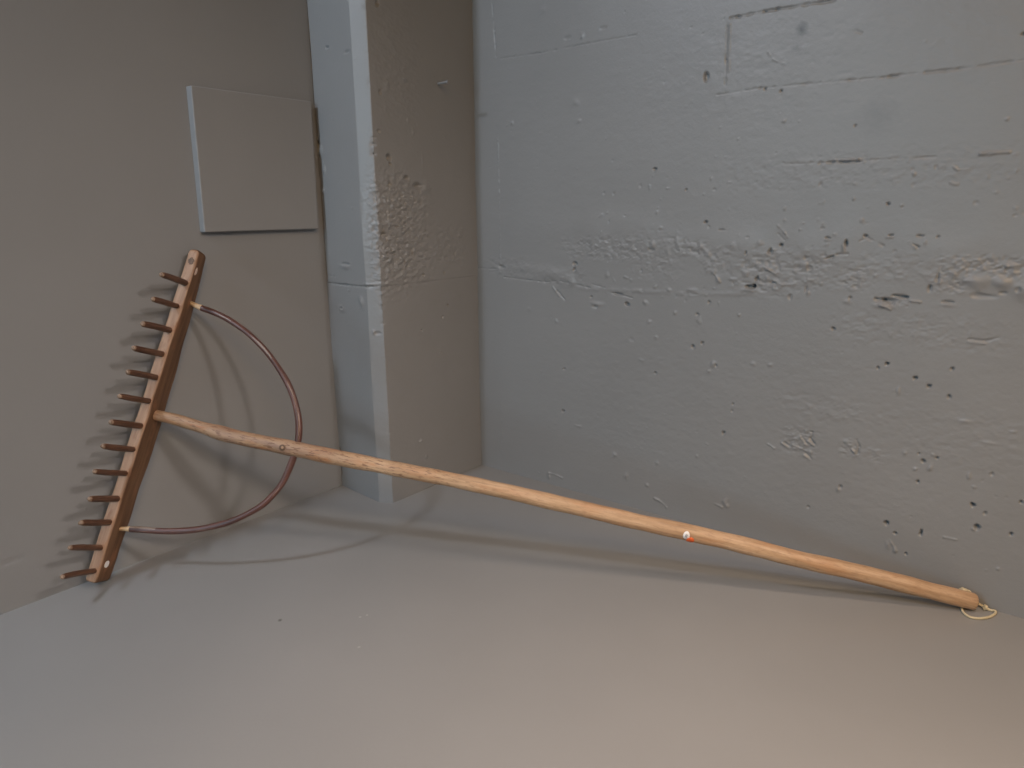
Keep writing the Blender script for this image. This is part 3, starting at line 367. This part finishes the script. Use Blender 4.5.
def tube_bm(pts, radii, seg=20, wob=0.0, seed=0, mats=None, cap=0.35, bm=None, off=None):
    """closed tube along pts with rounded ends; UV = (length, girth) in metres; mats(i) -> material slot"""
    if bm is None: bm = bmesh.new()
    uvl = bm.loops.layers.uv.verify()
    rnd = random.Random(seed); ph = [rnd.uniform(0, 6.28) for _ in range(6)]
    fr = frames(pts); rings = []; s = 0.0; S = []
    for i, p in enumerate(pts):
        if i: s += (p - pts[i-1]).length
        S.append(s); t, n, b = fr[i]; ring = []
        for k in range(seg):
            a = 2*math.pi*k/seg
            w = 1 + wob*(math.sin(2*a + ph[0] + s*17) + 0.7*math.sin(3*a + ph[1] - s*41) + 0.6*math.sin(s*90 + ph[2] + a))
            ring.append(bm.verts.new(p + (n*math.cos(a) + b*math.sin(a))*radii[i]*w))
        rings.append(ring)
    def face(vs, uvs, m):
        f = bm.faces.new(vs); f.smooth = True; f.material_index = m
        for l, u in zip(f.loops, uvs): l[uvl].uv = u
    off = rnd.uniform(0, 50) if off is None else off
    for i in range(len(pts)-1):
        for k in range(seg):
            k2 = (k+1) % seg; g = 2*math.pi*max(radii)
            m = mats(i, ((rings[i][k].co + rings[i][k2].co)/2 - pts[i]).normalized()) if mats else 0
            face((rings[i][k], rings[i][k2], rings[i+1][k2], rings[i+1][k]),
                 ((S[i]+off, g*k/seg), (S[i]+off, g*(k+1)/seg), (S[i+1]+off, g*(k+1)/seg), (S[i+1]+off, g*k/seg)), m)
    for ring, p, t, i, sg in ((rings[0], pts[0], fr[0][0], 0, -1), (rings[-1], pts[-1], fr[-1][0], len(pts)-1, 1)):
        r = radii[i]; inner = [bm.verts.new(p + (v.co - p)*0.72 + t*sg*r*cap) for v in ring]
        tip = bm.verts.new(p + t*sg*r*cap*1.25); m = mats(min(i, len(pts)-2), t*sg) if mats else 0
        for k in range(seg):
            k2 = (k+1) % seg
            q = (ring[k], inner[k], inner[k2], ring[k2]); tr = (inner[k], tip, inner[k2])
            if sg < 0: pass
            else: q = q[::-1]; tr = tr[::-1]
            face(q, [(off+v.co.x*3, v.co.y*3) for v in q], m); face(tr, [(off+v.co.x*3, v.co.y*3) for v in tr], m)
    return bm
def bm_link(name, bm, mats, parent, M=None, bevel_fix=True):
    bmesh.ops.recalc_face_normals(bm, faces=bm.faces[:])
    if M is not None: bm.transform(M)
    me = bpy.data.meshes.new(name); bm.to_mesh(me); bm.free()
    o = bpy.data.objects.new(name, me); COL.objects.link(o)
    for m in (mats if isinstance(mats, (list, tuple)) else [mats]): me.materials.append(m)
    o.parent = parent; return o

# ------------------------------------------------------------------ the hay rake
U = Vector([-0.02137791600850716, 0.42981253824532273, 0.9026650356994261]); V = Vector([0.8486423372022637, 0.4851094474755006, -0.2108909848189202]); W = Vector([-0.5285349262016775, 0.7615313558463156, -0.3751277460384126])
F0 = Vector([-0.14366357517604414, -0.9859989544215765, 0.020976898286074252]); BL = 0.6916688535540259; TV = 0.02412
rake = bpy.data.objects.new('hay_rake', None); COL.objects.link(rake)
rake.empty_display_size = 0.1
rake.location = F0                                          # at the foot of the head, where it stands on the floor
rake['label'] = 'long-handled wooden hay rake with thirteen tines and a bent bow, leaning in the corner'
rake['category'] = 'rake'
TOL = Matrix.Translation(-F0)                               # world -> the rake's own space

# head bar: own axes x = towards the handle, y = towards the wall, z = along the bar
def bar_tw(s):  # depth of the bar along its length (0 foot .. 1 top)
    return 0.046 + 0.010*math.sin(math.pi*min(1, max(0, s*1.05))) - 0.012*max(0, s-0.55)/0.45
bm = bmesh.new(); NS = 60; rings = []
def rrect(x0, x1, y0, y1, r, n=5):
    pts = []
    for cx, cy, a0 in ((x1-r, y1-r, 0), (x0+r, y1-r, 90), (x0+r, y0+r, 180), (x1-r, y0+r, 270)):
        for k in range(n+1):
            a = math.radians(a0 + 90*k/n); pts.append((cx + r*math.cos(a), cy + r*math.sin(a)))
    return pts
zs_ = [-0.0045, -0.0035, -0.0015, 0.002] + [BL*k/NS for k in range(1, NS)] + [BL-0.007, BL-0.0035, BL-0.0014, BL]
rndb = random.Random(8)
for i, z in enumerate(zs_):
    s = z/BL
    e = {0: 0.0050, 1: 0.0028, 2: 0.0012, 3: 0.0003}.get(i, 0) + {len(zs_)-1: 0.0065, len(zs_)-2: 0.0040, len(zs_)-3: 0.0018, len(zs_)-4: 0.0004}.get(i, 0)
    w1 = 0.0007*math.sin(z*23+1) + 0.0005*math.sin(z*61); w2 = 0.0007*math.sin(z*31+2)
    pts = rrect(-TV+e, -e+w1, e+w2, bar_tw(s)-e, 0.0042 + 0.0012*math.sin(z*40))
    rings.append([bm.verts.new((x, y, z)) for x, y in pts])
n = len(rings[0])
for a, b in zip(rings, rings[1:]):
    for k in range(n):
        f = bm.faces.new((a[k], a[(k+1) % n], b[(k+1) % n], b[k])); f.smooth = True
bm.faces.new(rings[0][::-1]); bm.faces.new(rings[-1])
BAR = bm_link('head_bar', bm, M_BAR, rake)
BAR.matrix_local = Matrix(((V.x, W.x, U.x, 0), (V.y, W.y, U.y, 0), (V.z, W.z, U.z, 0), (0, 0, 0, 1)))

def disc_bm(rx, ry, h, seg=24, jag=0.0, seed=1):
    bm = bmesh.new(); rnd = random.Random(seed)
    j = [1 + rnd.uniform(-jag, jag) for _ in range(seg)]
    rr = []
    for k2, z in ((1.0, -0.002), (1.0, h*0.6), (0.88, h)):
        rr.append([bm.verts.new((rx*k2*j[k]*math.cos(6.28318*k/seg), ry*k2*j[k]*math.sin(6.28318*k/seg), z)) for k in range(seg)])
    for a, b in zip(rr, rr[1:]):
        for k in range(seg): bm.faces.new((a[k], a[(k+1) % seg], b[(k+1) % seg], b[k]))
    bm.faces.new(rr[-1]); bm.faces.new(rr[0][::-1]); return bm
# on the side towards the handle: a pale wedge near the top, a white dot near the foot; on the tine side a dark knot
def on_bar(name, bm, mat, y, z, face):
    if face == '+x': X = Matrix(((0, 0, 1, 0.0007*math.sin(z*23+1) + 0.0005*math.sin(z*61)), (1, 0, 0, y), (0, 1, 0, z), (0, 0, 0, 1)))
    else: X = Matrix(((1, 0, 0, y), (0, 0, -1, 0.0007*math.sin(z*31+2)), (0, 1, 0, z), (0, 0, 0, 1)))
    return bm_link(name, bm, mat, BAR, X)
o = on_bar('wedge', disc_bm(0.0035, 0.0080, 0.0012, jag=0.12, seed=4), M_WEDGE, 0.0085, 0.647, '+x'); o['label'] = 'pale wooden wedge end'
o = on_bar('sticker', disc_bm(0.0068, 0.0070, 0.0008, jag=0.03, seed=5), M_WHITE, 0.0159, 0.0334, '+x'); o['label'] = 'small round white dot'
o = on_bar('knot', disc_bm(0.0060, 0.0075, 0.0008, jag=0.22, seed=6), M_KNOT, -0.0110, 0.665, '-y'); o['label'] = 'dark knot'

# thirteen tines
TINES = [[[-0.165, -0.7255, 0.5799], [-0.1173, -0.7945, 0.6049]], [[-0.1664, -0.7485, 0.5352], [-0.1181, -0.8169, 0.56]], [[-0.1642, -0.7702, 0.488], [-0.1174, -0.8422, 0.5147]], [[-0.1635, -0.7925, 0.4417], [-0.1174, -0.8654, 0.4715]], [[-0.1605, -0.8126, 0.3968], [-0.1137, -0.8835, 0.428]], [[-0.1588, -0.8333, 0.3522], [-0.1127, -0.905, 0.3855]], [[-0.1575, -0.8556, 0.3051], [-0.1117, -0.9272, 0.3398]], [[-0.1572, -0.8769, 0.2615], [-0.1115, -0.9474, 0.2978]], [[-0.1564, -0.8982, 0.2171], [-0.1107, -0.9685, 0.2537]], [[-0.1553, -0.9204, 0.1705], [-0.1073, -0.9853, 0.2055]], [[-0.1547, -0.9411, 0.1277], [-0.1076, -1.0062, 0.1644]], [[-0.155, -0.9638, 0.0819], [-0.1101, -1.0295, 0.123]], [[-0.1531, -0.983, 0.0403], [-0.1059, -1.0512, 0.0743]]]
for i, (a, b) in enumerate(TINES):
    a, b = Vector(a), Vector(b); d = (b-a).normalized(); rnd = random.Random(20+i)
    L = (b-a).length; r0 = 0.0060*rnd.uniform(0.94, 1.08)
    k = Vector((rnd.uniform(-1, 1), rnd.uniform(-1, 1), rnd.uniform(-1, 1))); k -= d*k.dot(d)
    pts, rad = [], []
    for s, q in ((-0.014, 0.96), (-0.006, 0.99), (0, 1.0), (0.2*L, 1.03), (0.4*L, 1.02), (0.6*L, 1.0), (0.78*L, 0.98), (0.90*L, 0.93), (0.965*L, 0.84), (0.992*L, 0.66)):
        pts.append(a + d*s + k*(0.0012*math.sin(s/L*3.1))*(s > 0)); rad.append(r0*q)
    bm = tube_bm(pts, rad, 14, 0.035, 30+i, mats=lambda i, d: 1 if i >= 8 else 0)
    bm_link('tine', bm, (M_TINE, M_TIP), rake, TOL)

# handle: gently bowed ash pole
HP = [Vector(p) for p in [[-0.1635, -0.8183, 0.3175], [-0.1203, -0.7932, 0.3075], [-0.0295, -0.7429, 0.2816], [0.0596, -0.69, 0.2635], [0.1099, -0.66, 0.2535], [0.1704, -0.624, 0.2414], [0.2738, -0.5617, 0.2222], [0.4084, -0.4811, 0.1962], [0.5679, -0.3876, 0.1612], [0.6843, -0.3198, 0.1349], [0.7658, -0.2715, 0.1181], [0.8416, -0.2271, 0.1013], [0.9424, -0.1695, 0.0762], [1.0363, -0.1145, 0.0557], [1.1537, -0.0474, 0.0266], [1.2114, -0.0141, 0.0128]]]
lens = [0.0]
for p, q in zip(HP, HP[1:]): lens.append(lens[-1] + (q-p).length)
HP = [p + (CAM-p).normalized()*0.0085*(s/lens[-1])**2 for p, s in zip(HP, lens)]
HPTS = [HP[0] - (HP[1]-HP[0]).normalized()*0.022] + catmull(HP, 8)
hs = [0.0]
for p, q in zip(HPTS, HPTS[1:]): hs.append(hs[-1] + (q-p).length)
HL = hs[-1]
RT = [(0, .0104), (.03, .0108), (.06, .0114), (.11, .0121), (.135, .0124), (.155, .0146), (.18, .0150), (.22, .0147), (.30, .0154), (.38, .0158), (.50, .0147), (.70, .0146), (.90, .0153), (1.1, .0157), (1.3, .0158), (1.45, .0160), (1.55, .0156), (2, .0150)]
def hrad(s): return float(np.interp(s, [a for a, _ in RT], [b for _, b in RT])) + 0.0003*math.sin(s*47) + 0.0003*math.sin(s*83+1)
HR = [hrad(s) for s in hs]
HPTS.insert(-1, HPTS[-2].lerp(HPTS[-1], 0.8)); HR.insert(-1, HR[-1]); HR[-1] *= 0.94
bm = tube_bm(HPTS, HR, 28, 0.012, 3, cap=0.06, off=0.0)
HANDLE = bm_link('handle', bm, M_HANDLE, rake, TOL)
HFR = frames(HPTS)
def handle_at(target):   # nearest ring of the pole to a point
    i = min(range(len(HPTS)), key=lambda j: (HPTS[j]-target).length); return i
def pole_patch(name, x, ang, half_l, half_w, mats, parent, lift=0.0006, ell=True, inner=None, label=None):
    """a small sticker that hugs the pole; x = world x of its centre, ang = degrees below the side facing the room"""
    i = min(range(len(HPTS)), key=lambda j: abs(HPTS[j].x-x)); j = min(i+1, len(HPTS)-1)
    t = HFR[i][0]; c = HPTS[i] + t*((x-HPTS[i].x)/t.x); r = HR[i]*1.02 + lift
    n = (CAM-c); n = (n - t*n.dot(t)).normalized(); d = n.cross(t).normalized()
    if d.z > 0: d = -d
    bm = bmesh.new(); NU, NV = 12, 12; g = {}
    def pt(u, v, rr):
        a = math.radians(ang) + v*half_w/r
        return c + t*(u*half_l) + (n*math.cos(a) + d*math.sin(a))*rr
    for (k, scale, rr, mi) in [(0, 1.0, r, 0)] + ([(1, inner, r+0.0002, 1)] if inner else []):
        ring = [bm.verts.new(pt(scale*math.cos(6.2832*q/24), scale*math.sin(6.2832*q/24), rr)) for q in range(24)]
        ring2 = [bm.verts.new(pt(.5*scale*math.cos(6.2832*q/24), .5*scale*math.sin(6.2832*q/24), rr)) for q in range(24)]
        base = [bm.verts.new(pt(scale*math.cos(6.2832*q/24), scale*math.sin(6.2832*q/24), rr-0.0012)) for q in range(24)]
        mid = bm.verts.new(pt(0, 0, rr))
        for q in range(24):
            w = (q+1) % 24
            for f in (bm.faces.new((ring[q], ring[w], ring2[w], ring2[q])), bm.faces.new((ring2[q], ring2[w], mid)), bm.faces.new((base[q], base[w], ring[w], ring[q]))):
                f.material_index = mi; f.smooth = True
    o = bm_link(name, bm, mats, parent, TOL)
    if label: o['label'] = label
    return o
pole_patch('sticker', 0.760, 24, 0.0062, 0.0088, (M_WHITE, M_INK), HANDLE, inner=0.42, label='small white sticker with a grey mark')
pole_patch('sticker', 0.768, 58, 0.0072, 0.0085, M_ORANGE, HANDLE, lift=0.0010, label='small orange sticker')
pole_patch('peg', 0.0755, 8, 0.0066, 0.0066, (M_KNOT, M_HANDLE), HANDLE, lift=0.0008, inner=0.42, label='dark round peg that pins the bow')

# bow: bent bark-covered stick whose whittled ends enter the bar
BP = [Vector(p) for p in [[-0.1666, -0.7132, 0.535], [-0.1562, -0.7085, 0.53], [-0.1243, -0.6922, 0.5181], [-0.0913, -0.6771, 0.5023], [-0.0546, -0.6632, 0.4787], [-0.0204, -0.653, 0.4514], [0.0087, -0.647, 0.4225], [0.0371, -0.6434, 0.3899], [0.0586, -0.6434, 0.3594], [0.0746, -0.6468, 0.3301], [0.0866, -0.6533, 0.3], [0.0928, -0.6628, 0.272], [0.0939, -0.6786, 0.2384], [0.0917, -0.6939, 0.2105], [0.0865, -0.7089, 0.1873], [0.0712, -0.7337, 0.1585], [0.05, -0.7581, 0.1388], [0.0257, -0.7824, 0.1237], [-0.0015, -0.8065, 0.113], [-0.0283, -0.8284, 0.1064], [-0.0578, -0.8507, 0.1026], [-0.0917, -0.8746, 0.1019], [-0.1386, -0.9061, 0.1041], [-0.1576, -0.9191, 0.1044]]]
ext = lambda a, b: a + (a-b).normalized()*0.016
BPTS = catmull([ext(BP[0], BP[1])] + BP + [ext(BP[-1], BP[-2])], 7)
nb = len(BPTS); bs = [0.0]
for p, q in zip(BPTS, BPTS[1:]): bs.append(bs[-1] + (q-p).length)
BR = []
for s in bs:
    e = min(s, bs[-1]-s)
    BR.append(float(np.interp(e, [0, .016, .028, .034, .06, .2, .5], [.0040, .0044, .0050, .0062, .0064, .0062, .0068])) + 0.0002*math.sin(s*70))
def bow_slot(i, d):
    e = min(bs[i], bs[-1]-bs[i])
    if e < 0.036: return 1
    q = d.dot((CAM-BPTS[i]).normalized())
    if 0.04 < bs[i] < 0.33 and q > 0.885 + 0.03*math.sin(bs[i]*55) + 0.11*max(0, bs[i]-0.18)/0.15: return 2       # a paler grey strip on the camera side of the upper half
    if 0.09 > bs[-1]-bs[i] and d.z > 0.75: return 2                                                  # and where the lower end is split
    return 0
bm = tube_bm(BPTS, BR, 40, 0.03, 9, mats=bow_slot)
BOW = bm_link('bow', bm, (M_BARK, M_PALE, M_STRIP), rake, TOL)
BOW['label'] = 'bent dark bark-covered stick with whittled pale ends'

# cord through the end of the pole
CP = [[1.1996, -0.03, 0.0212], [1.1959, -0.0333, 0.004], [1.2, -0.0478, 0.0025], [1.211, -0.0565, 0.002], [1.2256, -0.0512, 0.002], [1.2377, -0.0359, 0.002], [1.2445, -0.0185, 0.002], [1.2444, -0.0084, 0.003], [1.2369, -0.008, 0.002], [1.2289, -0.007, 0.004], [1.2208, -0.006, 0.0062], [1.2125, -0.008, 0.0113], [1.2028, -0.007, 0.0258], [1.1965, -0.01, 0.0281], [1.1929, -0.018, 0.0326], [1.1948, -0.024, 0.0289]]
bm = tube_bm(catmull(CP, 8), [0.0023]*((len(CP)-1)*8+1), 10, 0.05, 12)
for c_, r_ in [([1.2297, -0.009, 0.0049], (0.0042, 0.004, 0.005)), ([1.1934, -0.016, 0.0304], (0.007, 0.005, 0.0042))]:
    sp = bmesh.ops.create_icosphere(bm, subdivisions=3, radius=1.0)
    rk = random.Random(int(c_[0]*1e4))
    for v in sp['verts']:
        q = v.co.copy(); v.co = Vector(c_) + Vector((q.x*r_[0], q.y*r_[1], q.z*r_[2]))*(1 + 0.16*math.sin(q.x*5 + q.z*4) + 0.1*math.sin(q.y*7))
for f in bm.faces: f.smooth = True
CORD = bm_link('hanging_cord', bm, M_CORD, HANDLE, TOL)
CORD['label'] = 'knotted cream cord loop'

# ------------------------------------------------------------------ nail in the pier's side face
bm = tube_bm([Vector((-0.01, 0, 0)), Vector((0.008, 0, 0.0004)), Vector((0.026, 0.0004, 0.0012)), Vector((0.0345, 0.0004, 0.0014))], [0.0026, 0.0026, 0.0026, 0.0026], 12, 0.02, 2)
sh = bmesh.ops.create_cone(bm, cap_ends=True, segments=16, radius1=0.0042, radius2=0.0042, depth=0.0024, matrix=Matrix.Translation((0.0350, 0.0004, 0.0014)) @ Matrix.Rotation(math.pi/2, 4, 'Y'))
NAIL = bm_link('nail', bm, M_WALL_R, None); NAIL.location = (0.0, -0.1305, 1.0168)
NAIL['label'] = 'grey painted nail sticking out of the side of the pier, high up'; NAIL['category'] = 'nail'
